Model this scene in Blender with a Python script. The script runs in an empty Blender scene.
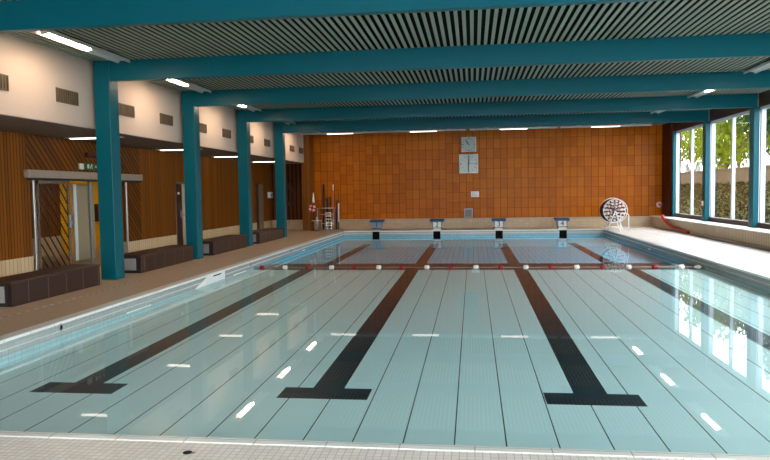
import bpy, bmesh, math, random
from mathutils import Vector, Matrix, Euler
random.seed(7)
S = bpy.context.scene
COL = S.collection
PI = math.pi

# ------------------------------------------------------------------ node helpers
class NT:
    def __init__(s, name):
        s.m = bpy.data.materials.new(name); s.m.use_nodes = True
        s.t = s.m.node_tree; s.n = s.t.nodes; s.l = s.t.links
        s.n.clear()
        s.out = s.n.new('ShaderNodeOutputMaterial')
    def node(s, typ, **kw):
        n = s.n.new(typ)
        for k, v in kw.items(): setattr(n, k, v)
        return n
    def put(s, sock, v):
        if hasattr(v, 'is_output'): s.l.new(v, sock)
        elif isinstance(v, (tuple, list)):
            sock.default_value = tuple(v) + (1,) if (len(v) == 3 and len(sock.default_value) == 4) else tuple(v)
        else: sock.default_value = v
    def M(s, op, a, b=None, c=None):
        n = s.node('ShaderNodeMath', operation=op)
        s.put(n.inputs[0], a)
        if b is not None: s.put(n.inputs[1], b)
        if c is not None: s.put(n.inputs[2], c)
        return n.outputs[0]
    def pos(s, obj=False):
        if obj: v = s.node('ShaderNodeTexCoord').outputs['Object']
        else: v = s.node('ShaderNodeNewGeometry').outputs['Position']
        sp = s.node('ShaderNodeSeparateXYZ'); s.l.new(v, sp.inputs[0])
        return v, sp.outputs[0], sp.outputs[1], sp.outputs[2]
    def mix(s, f, a, b):
        n = s.node('ShaderNodeMix', data_type='RGBA')
        s.put(n.inputs[0], f); s.put(n.inputs[6], a); s.put(n.inputs[7], b)
        return n.outputs[2]
    def noise(s, vec, scale, detail=2, rough=.5):
        n = s.node('ShaderNodeTexNoise'); s.l.new(vec, n.inputs['Vector'])
        n.inputs['Scale'].default_value = scale; n.inputs['Detail'].default_value = detail
        n.inputs['Roughness'].default_value = rough
        return n.outputs[0]
    def white(s, a, b=0.0):
        c = s.node('ShaderNodeCombineXYZ'); s.put(c.inputs[0], a); s.put(c.inputs[1], b)
        n = s.node('ShaderNodeTexWhiteNoise', noise_dimensions='2D'); s.l.new(c.outputs[0], n.inputs['Vector'])
        return n.outputs['Value']
    def comb(s, a, b, c=0.0):
        n = s.node('ShaderNodeCombineXYZ'); s.put(n.inputs[0], a); s.put(n.inputs[1], b); s.put(n.inputs[2], c)
        return n.outputs[0]
    def joint(s, c, period, width):      # 1 inside the joint
        fr = s.M('FRACT', s.M('DIVIDE', c, period))
        d = s.M('MINIMUM', fr, s.M('SUBTRACT', 1.0, fr))
        return s.M('LESS_THAN', d, width / period / 2)
    def within(s, c, lo, hi):
        return s.M('MULTIPLY', s.M('GREATER_THAN', c, lo), s.M('LESS_THAN', c, hi))
    def bsdf(s, color, rough=.5, metal=0.0, spec=.5, height=None, bump=.3, dist=.01, emit=None, estr=0.0):
        b = s.node('ShaderNodeBsdfPrincipled')
        s.put(b.inputs['Base Color'], color); s.put(b.inputs['Roughness'], rough)
        s.put(b.inputs['Metallic'], metal); s.put(b.inputs['Specular IOR Level'], spec)
        if emit is not None:
            s.put(b.inputs['Emission Color'], emit); s.put(b.inputs['Emission Strength'], estr)
        if height is not None:
            bp = s.node('ShaderNodeBump'); bp.inputs['Strength'].default_value = bump; bp.inputs['Distance'].default_value = dist
            s.l.new(height, bp.inputs['Height']); s.l.new(bp.outputs[0], b.inputs['Normal'])
        s.l.new(b.outputs[0], s.out.inputs[0])
        return s.m

def c255(r, g, b):
    f = lambda v: (v/255/12.92) if v/255 <= .04045 else ((v/255+.055)/1.055)**2.4
    return (f(r), f(g), f(b))

def plain(name, col, rough=.5, metal=0, var=.08, scale=6, spec=.5):
    t = NT(name); v, x, y, z = t.pos(True)
    n = t.noise(v, scale, 3)
    a = tuple(min(1, c*(1-var)) for c in col); b = tuple(min(1, c*(1+var)) for c in col)
    return t.bsdf(t.mix(n, a, b), rough, metal, spec)

def emissive(name, col, strength):
    t = NT(name)
    e = t.node('ShaderNodeEmission'); e.inputs[0].default_value = (*col, 1); e.inputs[1].default_value = strength
    t.l.new(e.outputs[0], t.out.inputs[0]); return t.m

def tilegrid(name, col, joint, sx, sy, w, axes='XY', rough=.35, var=.1, spec=.5, bump=.2, off=(0, 0), dirt=0.0, dirtcol=(.2, .15, .1)):
    t = NT(name); v, x, y, z = t.pos(); ax = {'X': x, 'Y': y, 'Z': z}
    a = t.M('ADD', ax[axes[0]], off[0]); b = t.M('ADD', ax[axes[1]], off[1])
    j = t.M('MAXIMUM', t.joint(a, sx, w), t.joint(b, sy, w))
    r = t.white(t.M('FLOOR', t.M('DIVIDE', a, sx)), t.M('FLOOR', t.M('DIVIDE', b, sy)))
    lo = tuple(c*(1-var) for c in col); hi = tuple(min(1, c*(1+var)) for c in col)
    base = t.mix(r, lo, hi)
    if dirt:
        n = t.noise(v, .8, 4, .6)
        base = t.mix(t.M('MULTIPLY', n, dirt), base, dirtcol)
    base = t.mix(j, base, joint)
    return t.bsdf(base, rough, 0, spec, t.M('SUBTRACT', 1.0, j), bump, .002)

def boards(name, c1, c2, groove, period, gw, diag=0, axis='Y', rough=.55, tail=True):
    t = NT(name); v, x, y, z = t.pos(); u = {'X': x, 'Y': y}[axis]
    if diag: u, w = t.M('MULTIPLY', t.M('ADD', u, t.M('MULTIPLY', z, diag)), .707), t.M('SUBTRACT', z, u)
    else: w = z
    idx = t.M('FLOOR', t.M('DIVIDE', u, period))
    r = t.white(idx)
    g = t.noise(t.comb(t.M('MULTIPLY', u, 40.0), t.M('MULTIPLY', w, 1.6), r), 1.0, 3, .6)
    base = t.mix(t.M('ADD', t.M('MULTIPLY', r, .55), t.M('MULTIPLY', g, .45)), c1, c2)
    j = t.joint(u, period, gw)
    return t.bsdf(t.mix(j, base, groove), rough, 0, .15, t.M('SUBTRACT', 1.0, j), .5, .008)

# ------------------------------------------------------------------ mesh helpers
class MB:
    def __init__(s): s.bm = bmesh.new(); s.mi = 0
    def _mark(s, faces):
        for f in faces: f.material_index = s.mi
    def box(s, x0, x1, y0, y1, z0, z1, bev=0.0, seg=2, rot=None, piv=None):
        r = bmesh.ops.create_cube(s.bm, size=1)
        vs = r['verts']
        for v in vs: v.co = Vector(((x0+x1)/2+v.co.x*(x1-x0), (y0+y1)/2+v.co.y*(y1-y0), (z0+z1)/2+v.co.z*(z1-z0)))
        if rot is not None:
            p = Vector(piv) if piv else Vector(((x0+x1)/2, (y0+y1)/2, (z0+z1)/2))
            bmesh.ops.rotate(s.bm, verts=vs, cent=p, matrix=rot)
        fs = list({f for v in vs for f in v.link_faces}); s._mark(fs)
        if bev > 0:
            es = list({e for v in vs for e in v.link_edges})
            rr = bmesh.ops.bevel(s.bm, geom=es, offset=bev, segments=seg, affect='EDGES', profile=.5)
            s._mark(rr['faces'])
        return s
    def prism(s, pts, axis, a, b):   # polygon in the two other axes, extruded along axis
        def mk(p, q):
            if axis == 'X': return Vector((q, p[0], p[1]))
            if axis == 'Y': return Vector((p[0], q, p[1]))
            return Vector((p[0], p[1], q))
        v0 = [s.bm.verts.new(mk(p, a)) for p in pts]; v1 = [s.bm.verts.new(mk(p, b)) for p in pts]
        fs = [s.bm.faces.new(v0), s.bm.faces.new(list(reversed(v1)))]
        n = len(pts)
        for i in range(n): fs.append(s.bm.faces.new([v0[i], v1[i], v1[(i+1) % n], v0[(i+1) % n]]))
        s._mark(fs); return s
    def tube(s, pts, r, seg=10, closed=False, cap=True):
        pts = [Vector(p) for p in pts]; n = len(pts); rings = []
        up = None
        for i, p in enumerate(pts):
            if closed: d = (pts[(i+1) % n]-pts[i-1]).normalized()
            else: d = (pts[min(i+1, n-1)]-pts[max(i-1, 0)]).normalized()
            if up is None:
                up = Vector((0, 0, 1)) if abs(d.z) < .9 else Vector((1, 0, 0))
            a = d.cross(up).normalized(); up2 = a.cross(d).normalized(); up = up2
            rr = r[i] if isinstance(r, (list, tuple)) else r
            rings.append([s.bm.verts.new(p+a*math.cos(2*PI*k/seg)*rr+up2*math.sin(2*PI*k/seg)*rr) for k in range(seg)])
        fs = []
        for i in range(n if closed else n-1):
            A, B = rings[i], rings[(i+1) % n]
            for k in range(seg): fs.append(s.bm.faces.new([A[k], A[(k+1) % seg], B[(k+1) % seg], B[k]]))
        if cap and not closed:
            fs.append(s.bm.faces.new(list(reversed(rings[0])))); fs.append(s.bm.faces.new(rings[-1]))
        for f in fs: f.smooth = True
        s._mark(fs); return s
    def ring(s, c, R, r, axis='Y', n=32, seg=8, a0=0, a1=2*PI, closed=True, sx=1.0, sz=1.0):
        c = Vector(c); pts = []
        m = n if closed else n+1
        for i in range(m):
            a = a0+(a1-a0)*i/n
            u, w = R*math.cos(a)*sx, R*math.sin(a)*sz
            pts.append(c+(Vector((u, 0, w)) if axis == 'Y' else Vector((0, u, w)) if axis == 'X' else Vector((u, w, 0))))
        return s.tube(pts, r, seg, closed)
    def build(s, name, mats, parent=None, loc=None):
        me = bpy.data.meshes.new(name)
        bmesh.ops.recalc_face_normals(s.bm, faces=s.bm.faces)
        if loc is not None: bmesh.ops.translate(s.bm, verts=s.bm.verts, vec=-Vector(loc))
        s.bm.to_mesh(me); s.bm.free()
        for m in (mats if isinstance(mats, (list, tuple)) else [mats]): me.materials.append(m)
        o = bpy.data.objects.new(name, me); COL.objects.link(o)
        if loc is not None: o.location = loc
        if parent: o.parent = parent
        return o

def tag(o, label=None, cat=None, group=None, kind=None):
    if label: o['label'] = label
    if cat: o['category'] = cat
    if group: o['group'] = group
    if kind: o['kind'] = kind
    return o
def empty(name, loc, label, cat, group=None, rz=0, kind=None):
    o = bpy.data.objects.new(name, None); COL.objects.link(o); o.empty_display_size = .1
    o.location = loc; o.rotation_euler = (0, 0, rz)
    return tag(o, label, cat, group, kind)
def copy_tree(o, parent=None):
    c = o.copy(); COL.objects.link(c)
    if parent: c.parent = parent
    for ch in list(o.children): copy_tree(ch, c)
    return c
def clone(o, loc, label, rz=None):
    c = copy_tree(o); c.location = loc; c['label'] = label
    if rz is not None: c.rotation_euler = (0, 0, rz)
    return c
def struct(o, label, cat): return tag(o, label, cat, None, 'structure')
def text_mesh(name, txt, size, mat, parent, loc, rot, depth=.004):
    cu = bpy.data.curves.new(name, 'FONT'); cu.body = txt; cu.size = size; cu.extrude = depth
    cu.align_x = 'CENTER'; cu.align_y = 'CENTER'
    t = bpy.data.objects.new(name+'_tmp', cu); COL.objects.link(t)
    dg = bpy.context.evaluated_depsgraph_get()
    me = bpy.data.meshes.new_from_object(t.evaluated_get(dg))
    bpy.data.objects.remove(t)
    me.name = name; me.materials.clear(); me.materials.append(mat)
    o = bpy.data.objects.new(name, me); COL.objects.link(o); o.parent = parent; o.location = loc; o.rotation_euler = rot
    return o

# ------------------------------------------------------------------ layout
XL, XR, YN, YF = -5.6, 5.42, 4.53, 29.53        # pool inner edges
Y1, P, HB, HC = 13.05, 4.208, 4.03, 4.41        # frame rhythm, underside of beams and of slats
WX, WL, WF = 8.35, -9.4, 31.3                   # window line, left wall, far wall
ZS = 3.07                                       # soffit
BEAMS = [Y1+(k-1)*P for k in range(5)]          # 8.84 .. 25.67

# ------------------------------------------------------------------ materials
m_teal = plain('teal_paint', c255(0, 87, 101), .34, 0, .05, 3, .2)
m_teal_beam = m_teal
m_slat = plain('slat_pale', c255(156, 162, 148), .6, 0, .06, 6, .2)
m_black = plain('matt_black', (.004, .004, .004), .9, 0, .05, 6, .1)
m_dark = plain('dark_rubber', (.015, .015, .018), .5)
m_white = plain('white_paint', (.78, .78, .76), .4, 0, .03)
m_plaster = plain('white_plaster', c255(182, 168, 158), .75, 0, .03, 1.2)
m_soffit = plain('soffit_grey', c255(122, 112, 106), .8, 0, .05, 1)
m_steel = plain('brushed_steel', (.55, .54, .52), .32, .85, .08)
m_greysteel = plain('grey_metal', (.32, .32, .31), .4, .6, .08)
m_chrome = plain('chrome', (.8, .8, .8), .12, 1, .02)
m_housing = plain('lamp_housing', (.62, .63, .62), .35, .3, .03)
m_lamp = emissive('lamp_lit', (1.0, .72, .48), 62.0)
m_lampW = emissive('lamp_lit_white', (1.0, .93, .84), 26.0)
m_lampS = emissive('lamp_lit_soft', (1.0, .88, .76), 5.0)
m_red = plain('red_plastic', c255(190, 18, 22), .35, 0, .08)
m_redhose = plain('red_hose', c255(170, 22, 8), .35, 0, .08)
m_pink = plain('pale_red_white', c255(236, 180, 178), .5, 0, .12)
m_blue = plain('blue_grit', c255(52, 84, 118), .7, 0, .12, 30)
m_bluegrey = plain('blue_grey_shell', c255(132, 146, 160), .5, 0, .08)
m_fabricwhite = plain('off_white', c255(235, 232, 225), .5, 0, .04)
m_vent = plain('vent_bronze', c255(92, 78, 62), .5, .2, .2)
m_ventdark = plain('vent_shadow', (.05, .04, .028), .8)
m_maroon = plain('maroon_door', c255(52, 14, 16), .4, 0, .15)
m_paledoor = plain('pale_door', c255(158, 140, 104), .45, 0, .06)
m_browndoor = plain('worn_jamb', c255(120, 96, 74), .6, 0, .2, 10)
m_green = plain('sign_green', c255(10, 92, 52), .4)
m_fascia = plain('brown_fascia', c255(58, 40, 32), .6, 0, .1)
m_wine = plain('dark_red_casing', c255(70, 14, 10), .5)
m_navy = plain('navy_pole', c255(38, 36, 48), .4, .2)
m_wood = plain('pink_wood', c255(196, 128, 96), .5)
m_teal_screen = plain('teal_screen', c255(40, 150, 160), .3)

m_coping = tilegrid('coping_tile', c255(232, 232, 228), c255(170, 168, 160), .5, .5, .008, 'XY', .3, .03)
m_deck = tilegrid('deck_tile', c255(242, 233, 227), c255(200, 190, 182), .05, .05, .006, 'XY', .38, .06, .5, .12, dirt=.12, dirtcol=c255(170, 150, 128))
m_deckb = tilegrid('deck_tile_warm_reflection', c255(198, 172, 146), c255(150, 126, 104), .05, .05, .006, 'XY', .34, .07, .5, .12, dirt=.2, dirtcol=c255(140, 110, 80))  # warm reflected light on the left and far deck put into the tile colour
m_plinth = tilegrid('plinth_tile', c255(186, 160, 130), c255(150, 126, 100), .25, .125, .006, 'XZ', .4, .06)
m_plinthY = tilegrid('plinth_tile_side', c255(186, 160, 130), c255(150, 126, 100), .25, .125, .006, 'YZ', .4, .06)
m_poolgreyX = tilegrid('pool_wall_tile_end', c255(162, 168, 166), c255(138, 146, 146), .12, .06, .006, 'XZ', .25, .06)
m_poolgreyY = tilegrid('pool_wall_tile_side', c255(162, 168, 166), c255(138, 146, 146), .12, .06, .006, 'YZ', .25, .06)
m_cyanX = tilegrid('pool_cyan_tile_end', c255(10, 190, 225), c255(10, 140, 170), .12, .06, .008, 'XZ', .25, .08)
m_cyanY = None
m_aquaY = tilegrid('pool_aqua_tile_side', c255(172, 208, 212), c255(142, 182, 188), .12, .06, .008, 'YZ', .25, .06)
m_cyanYs = tilegrid('pool_cyan_tile_side', c255(10, 190, 225), c255(10, 140, 170), .12, .06, .008, 'YZ', .25, .08)
m_aqua_edge = tilegrid('pool_edge_strip', c255(214, 226, 226), c255(150, 170, 170), .25, .25, .006, 'XY', .3, .04)
m_wood_v = boards('vertical_boards', c255(110, 58, 8), c255(152, 88, 15), c255(30, 14, 2), .098, .016)
m_wood_d = boards('diagonal_boards', c255(88, 46, 8), c255(128, 74, 14), c255(22, 10, 2), .13, .026, diag=1)
m_wood_x = boards('wide_boards', c255(74, 34, 10), c255(112, 62, 20), c255(14, 5, 2), .19, .05, axis='X')
m_wood_p = boards('pilaster_boards', c255(108, 60, 12), c255(136, 80, 20), c255(54, 26, 6), .15, .01, axis='X')
m_wood_side = boards('dark_side_boards', c255(66, 24, 8), c255(84, 34, 10), c255(30, 10, 4), .2, .015)
m_wains = boards('wainscot_tiles', c255(196, 172, 136), c255(216, 194, 158), c255(150, 126, 94), .12, .012)
m_yellow = tilegrid('yellow_tile', c255(236, 182, 24), c255(176, 128, 20), .1, .1, .008, 'YZ', .35, .06)
m_yellowX = tilegrid('yellow_tile_end', c255(236, 182, 24), c255(176, 128, 20), .1, .1, .008, 'XZ', .35, .06)
m_ribX = None

def mat_far():
    t = NT('orange_wall_tile'); v, x, y, z = t.pos()
    w, h = .305, .445
    cx = t.M('DIVIDE', t.M('ADD', x, 7.3), w); ci = t.M('FLOOR', cx)
    st = t.M('ROUND', t.white(t.M('FLOOR', t.M('DIVIDE', ci, 2.0)), 3.0))
    sh = t.M('MULTIPLY', st, t.M('MULTIPLY', t.M('LESS_THAN', x, 1.0), .4))
    cz = t.M('ADD', t.M('DIVIDE', t.M('SUBTRACT', z, .45), h), sh); ri = t.M('FLOOR', cz)
    fx = t.M('FRACT', cx); fz = t.M('FRACT', cz)
    dx = t.M('MULTIPLY', t.M('MINIMUM', fx, t.M('SUBTRACT', 1.0, fx)), w)
    dz = t.M('MULTIPLY', t.M('MINIMUM', fz, t.M('SUBTRACT', 1.0, fz)), h)
    j = t.M('MAXIMUM', t.M('LESS_THAN', dx, .0095), t.M('MULTIPLY', t.M('LESS_THAN', dz, .0095), .6))
    r = t.white(ci, ri)
    n = t.noise(v, 5, 3, .6)
    f = t.M('ADD', t.M('MULTIPLY', r, .5), t.M('MULTIPLY', n, .5))
    base = t.mix(f, c255(156, 78, 0), c255(196, 105, 0))
    base = t.mix(j, base, c255(84, 36, 2))
    return t.bsdf(base, .34, 0, .14, t.M('SUBTRACT', 1.0, j), .4, .006)
m_far = mat_far()

LANES = [-4.2, -1.515, 1.15, 3.79]
def mat_shallow():
    t = NT('pool_floor_panels'); v, x, y, z = t.pos()
    j = t.joint(t.M('ADD', x, .165), .4195, .0115)
    j2 = t.M('MAXIMUM', t.joint(x, .05, .005), t.joint(y, .05, .005))
    n = t.noise(v, .6, 4, .55)
    base = t.mix(n, c255(212, 242, 246), c255(222, 247, 250))
    base = t.mix(t.M('MULTIPLY', j2, .05), base, c255(150, 200, 206))
    base = t.mix(j, base, c255(24, 34, 36))
    mk = None
    for lx in LANES:
        d = t.M('ABSOLUTE', t.M('SUBTRACT', x, lx))
        a = t.M('MULTIPLY', t.M('LESS_THAN', d, .165), t.M('GREATER_THAN', y, 6.72))
        b = t.M('MULTIPLY', t.M('LESS_THAN', d, .462), t.within(y, 6.58, 6.95))
        ab = t.M('MAXIMUM', a, b); mk = ab if mk is None else t.M('MAXIMUM', mk, ab)
    mk = t.M('MAXIMUM', mk, t.M('GREATER_THAN', y, 16.95))
    dark = t.mix(t.M('MULTIPLY', j2, .25), c255(14, 32, 44), c255(34, 56, 66))
    base = t.mix(mk, base, dark)
    return t.bsdf(base, .4, 0, .3)
m_shallow = mat_shallow()
def mat_deep():
    t = NT('deep_floor_tile'); v, x, y, z = t.pos()
    j2 = t.M('MAXIMUM', t.joint(x, .16, .03), t.joint(y, .5, .05))
    n = t.noise(v, .9, 3)
    base = t.mix(n, c255(140, 208, 240), c255(160, 220, 248))
    base = t.mix(t.M('MULTIPLY', j2, .6), base, c255(60, 160, 205))
    mk = None
    for lx in LANES:
        d = t.M('ABSOLUTE', t.M('SUBTRACT', x, lx))
        a = t.M('MULTIPLY', t.M('LESS_THAN', d, .165), t.M('LESS_THAN', y, 27.2))
        mk = a if mk is None else t.M('MAXIMUM', mk, a)
    base = t.mix(mk, base, c255(16, 28, 38))
    return t.bsdf(base, .4, 0, .3)
m_deep = mat_deep()

def schlick(t, f0, nrm=None):
    ge = t.node('ShaderNodeNewGeometry'); d = t.node('ShaderNodeVectorMath', operation='DOT_PRODUCT')
    t.l.new(ge.outputs['Incoming'], d.inputs[0]); t.l.new(nrm if nrm is not None else ge.outputs['Normal'], d.inputs[1])
    c = t.M('MINIMUM', t.M('ABSOLUTE', d.outputs['Value']), 1.0)
    return t.M('ADD', f0, t.M('MULTIPLY', 1-f0, t.M('POWER', t.M('SUBTRACT', 1.0, c), 5.0)))
def mat_water():
    t = NT('clear_water'); v, x, y, z = t.pos()
    n1 = t.noise(t.comb(x, t.M('MULTIPLY', y, .6), 0.0), 2.2, 2, .5)
    bp = t.node('ShaderNodeBump'); bp.inputs['Strength'].default_value = .25; bp.inputs['Distance'].default_value = .001
    t.l.new(n1, bp.inputs['Height'])
    fr = t.M('MULTIPLY', schlick(t, .022), .6)
    g = t.node('ShaderNodeBsdfGlossy'); g.inputs['Color'].default_value = (1, 1, 1, 1); g.inputs['Roughness'].default_value = .02
    t.l.new(bp.outputs[0], g.inputs['Normal'])
    tr = t.node('ShaderNodeBsdfTransparent'); tr.inputs[0].default_value = (.92, .98, .985, 1)
    mx = t.node('ShaderNodeMixShader'); t.l.new(fr, mx.inputs[0])
    t.l.new(tr.outputs[0], mx.inputs[1]); t.l.new(g.outputs[0], mx.inputs[2])
    t.l.new(mx.outputs[0], t.out.inputs[0]); return t.m
m_water = mat_water()
def mat_glass(name, refl=1.0):
    t = NT(name)
    fr = t.M('MULTIPLY', schlick(t, .03), .4)
    g = t.node('ShaderNodeBsdfGlossy'); g.inputs['Roughness'].default_value = .0
    tr = t.node('ShaderNodeBsdfTransparent'); tr.inputs[0].default_value = (.97, .985, .98, 1)
    mx = t.node('ShaderNodeMixShader'); t.l.new(fr, mx.inputs[0])
    t.l.new(tr.outputs[0], mx.inputs[1]); t.l.new(g.outputs[0], mx.inputs[2])
    t.l.new(mx.outputs[0], t.out.inputs[0]); return t.m
m_glass = mat_glass('window_glass')

def mat_ivy():
    t = NT('ivy_bank'); v, x, y, z = t.pos()
    n = t.noise(v, 3.2, 5, .7); n2 = t.noise(v, .5, 3, .6)
    base = t.mix(n, c255(14, 11, 5), c255(56, 44, 20))
    base = t.mix(t.M('MULTIPLY', n2, .8), base, c255(60, 66, 26))
    return t.bsdf(base, .9, 0, .03, n, .8, .1)
m_ivy = mat_ivy()
m_conc = plain('old_concrete', c255(66, 54, 40), .9, 0, .25, 2, .04)
m_ground = plain('garden_soil', c255(96, 86, 52), .9, 0, .3, 3)
m_bark = plain('bark', c255(74, 58, 44), .9, 0, .25, 6)
def mat_leaf(name, a, b):
    t = NT(name); v, x, y, z = t.pos(True)
    n = t.noise(v, 1.4, 3, .6)
    d = t.node('ShaderNodeBsdfPrincipled'); t.l.new(t.mix(n, a, b), d.inputs['Base Color']); d.inputs['Roughness'].default_value = .7; d.inputs['Specular IOR Level'].default_value = .08
    tl = t.node('ShaderNodeBsdfTranslucent'); t.l.new(t.mix(n, a, b), tl.inputs[0])
    mx = t.node('ShaderNodeMixShader'); mx.inputs[0].default_value = .4
    t.l.new(d.outputs[0], mx.inputs[1]); t.l.new(tl.outputs[0], mx.inputs[2]); t.l.new(mx.outputs[0], t.out.inputs[0])
    return t.m
m_leafy = mat_leaf('leaf_yellow_green', c255(44, 64, 8), c255(122, 128, 26))
m_leafg = mat_leaf('leaf_green', c255(24, 48, 12), c255(66, 90, 28))
m_leafd = mat_leaf('leaf_dark_green', c255(14, 32, 14), c255(38, 60, 26))

# ------------------------------------------------------------------ floor, pool, walls
b = MB()
b.box(XR+.14, WX+.35, -4, WF+.1, -.3, 0); b.box(XL-.2, XR+.14, -4, YN-.1, -.3, 0)
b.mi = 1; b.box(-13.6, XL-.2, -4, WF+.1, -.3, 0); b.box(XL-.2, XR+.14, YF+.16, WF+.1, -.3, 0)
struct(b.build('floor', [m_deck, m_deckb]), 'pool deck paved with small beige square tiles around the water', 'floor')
b = MB()
b.box(XL-.2, XL, YN-.1, YF+.16, -.035, .006, .006, 1); b.box(XR, XR+.14, YN-.1, YF+.16, -.035, .006, .006, 1)
b.box(XL, XR, YN-.1, YN, -.035, .006, .006, 1); b.box(XL, XR, YF, YF+.16, -.035, .006, .006, 1)
struct(b.build('trim_1', m_coping), 'white tiled coping running round the edge of the pool', 'pool edge')
# pool walls: grey tile above water with a pale lip, cyan tile below
m_lip = plain('pool_lip', c255(190, 198, 198), .3, 0, .03)
def poolwall(name, x0, x1, y0, y1, mg, mc, lab, lip):
    b = MB(); b.box(x0, x1, y0, y1, -.2, -.035); b.mi = 1
    if mc is None:
        mc = m_cyanYs; b.box(x0, x1, 16.9, y1, -.9, -.2); b.mi = 3; b.box(x0, x1, y0, 16.9, -.9, -.2)
    else: b.box(x0, x1, y0, y1, -.9, -.2)
    b.mi = 2; b.box(*lip, -.128, -.11, .003, 1)
    struct(b.build(name, [mg, mc, m_lip, m_aquaY]), lab, 'pool wall')
poolwall('wall_pool_left', XL-.2, XL, YN-.1, YF+.1, m_poolgreyY, m_cyanY, 'left pool wall, grey tiles above the water and cyan tiles below', (XL-.01, XL+.012, YN, YF))
poolwall('wall_pool_right', XR, XR+.14, YN-.1, YF+.1, m_poolgreyY, m_cyanY, 'right pool wall in shade below the deck by the windows', (XR-.012, XR+.01, YN, YF))
poolwall('wall_pool_far', XL, XR, YF, YF+.15, m_poolgreyX, m_cyanX, 'far pool wall of grey and cyan tiles under the starting blocks', (XL, XR, YF-.012, YF+.01))
poolwall('wall_pool_near', XL, XR, YN-.15, YN, m_poolgreyX, m_cyanX, 'near pool wall hidden below the front edge', (XL, XR, YN-.01, YN+.012))
b = MB()
b.prism([(YN, -.36), (16.95, -.252), (18.35, -.242), (18.35, -.9), (YN, -.9)], 'X', XL, XR)
struct(b.build('floor_pool_shallow', m_shallow), 'pale aqua panelled pool floor with long joints and dark lane markings', 'pool floor')
b = MB(); b.prism([(YN, -.354), (16.9, -.247), (16.9, -.262), (YN, -.37)], 'X', XL, XL+.13)
struct(b.build('trim_2', m_aqua_edge), 'pale edge strip of the panelled pool floor along the left wall', 'edge strip')
b = MB(); b.box(XL, XR, 18.35, YF, -.9, -.4)
struct(b.build('floor_pool_deep', m_deep), 'blue tiled floor of the deep end beyond the lane rope', 'pool floor')
b = MB(); r = [b.bm.verts.new(p) for p in ((XL, YN, -.2), (XR, YN, -.2), (XR, YF, -.2), (XL, YF, -.2))]; b.bm.faces.new(r)
tag(b.build('pool_water', m_water), 'still clear water filling the swimming pool', 'water', None, 'stuff')

# left wall with openings: corridor mouth 13.62..17.72, maroon door 20.85..21.4, side door 28.7..29.9
OA, OB = 13.62, 17.75
b = MB()
DO = [(-4, OA), (OB, 20.82), (21.55, 29.05), (30.0, WF)]
for y0, y1 in DO: b.box(WL-.25, WL, y0, y1, .44, 2.12)
for y0, y1 in ((-4, 13.55), (18.5, WF)): b.box(WL-.25, WL, y0, y1, 2.12, ZS+.2)
b.mi = 1; b.box(WL-.25, WL+.004, 13.55, 18.5, 2.12, ZS+.2)
b.box(WL-.02, WL+.004, OB, 18.5, .44, 2.12)
b.mi = 2
for y0, y1 in DO: b.box(WL-.25, WL+.008, y0, y1, 0, .44)
struct(b.build('wall_left', [m_wood_v, m_wood_d, m_wains]), 'left wall of brown wooden boards over a pale tiled base', 'wall')
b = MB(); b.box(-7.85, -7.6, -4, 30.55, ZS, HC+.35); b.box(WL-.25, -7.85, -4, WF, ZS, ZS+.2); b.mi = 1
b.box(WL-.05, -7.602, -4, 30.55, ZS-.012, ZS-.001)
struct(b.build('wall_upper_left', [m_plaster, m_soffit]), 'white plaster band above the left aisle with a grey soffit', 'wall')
b = MB(); b.box(-7.5, 8.2, WF, WF+.3, .45, 5); b.mi = 1; b.box(WL-.3, -7.7, WF, WF+.3, 0, 5)
struct(b.build('wall_far', [m_far, m_wood_x]), 'far wall of upright glossy orange brown tiles', 'wall')
b = MB(); b.box(-7.72, -7.32, 30.56, WF+.1, .0, HC+.3)
struct(b.build('trim_3', m_wood_p), 'brown boarded pilaster at the left end of the orange wall', 'pilaster')
b = MB(); b.box(-9.35, 7.74, 31.17, WF+.2, 0, .45, .012)
struct(b.build('baseboard_far', m_plinth), 'taupe tiled plinth along the foot of the far wall', 'plinth')
b = MB(); b.box(8.2, 8.6, 29.95, WF+.3, 0, 5)
struct(b.build('wall_right', m_wood_side), 'dark brown boarded return wall between the orange tiles and the windows', 'wall')
# right parapet
def mat_rib():
    t = NT('ribbed_panel'); v, x, y, z = t.pos()
    fr = t.M('FRACT', t.M('DIVIDE', y, .11)); h = t.M('ABSOLUTE', t.M('SUBTRACT', fr, .5))
    n = t.noise(v, 2, 3)
    base = t.mix(n, c255(176, 156, 130), c255(204, 186, 160))
    base = t.mix(t.M('LESS_THAN', h, .09), base, c255(120, 100, 80))
    return t.bsdf(base, .5, 0, .4, h, .8, .03)
b = MB(); b.box(7.74, WX+.3, -4, 31.2, 0, .44); b.mi = 1; b.box(7.71, WX+.05, -4, 31.2, .44, .472, .008)
b.mi = 2; b.box(7.735, 7.76, 29.6, 31.2, 0, .44)
struct(b.build('wall_right_parapet', [mat_rib(), m_white, m_plinthY]), 'low ribbed beige parapet with a white ledge under the windows', 'parapet')
b = MB(); b.tube([(7.66, -4, .045), (7.66, 25.4, .045)], .04, 10)
tag(b.build('pipe', m_greysteel), 'grey pipe lying along the foot of the ribbed parapet', 'pipe')
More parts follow.
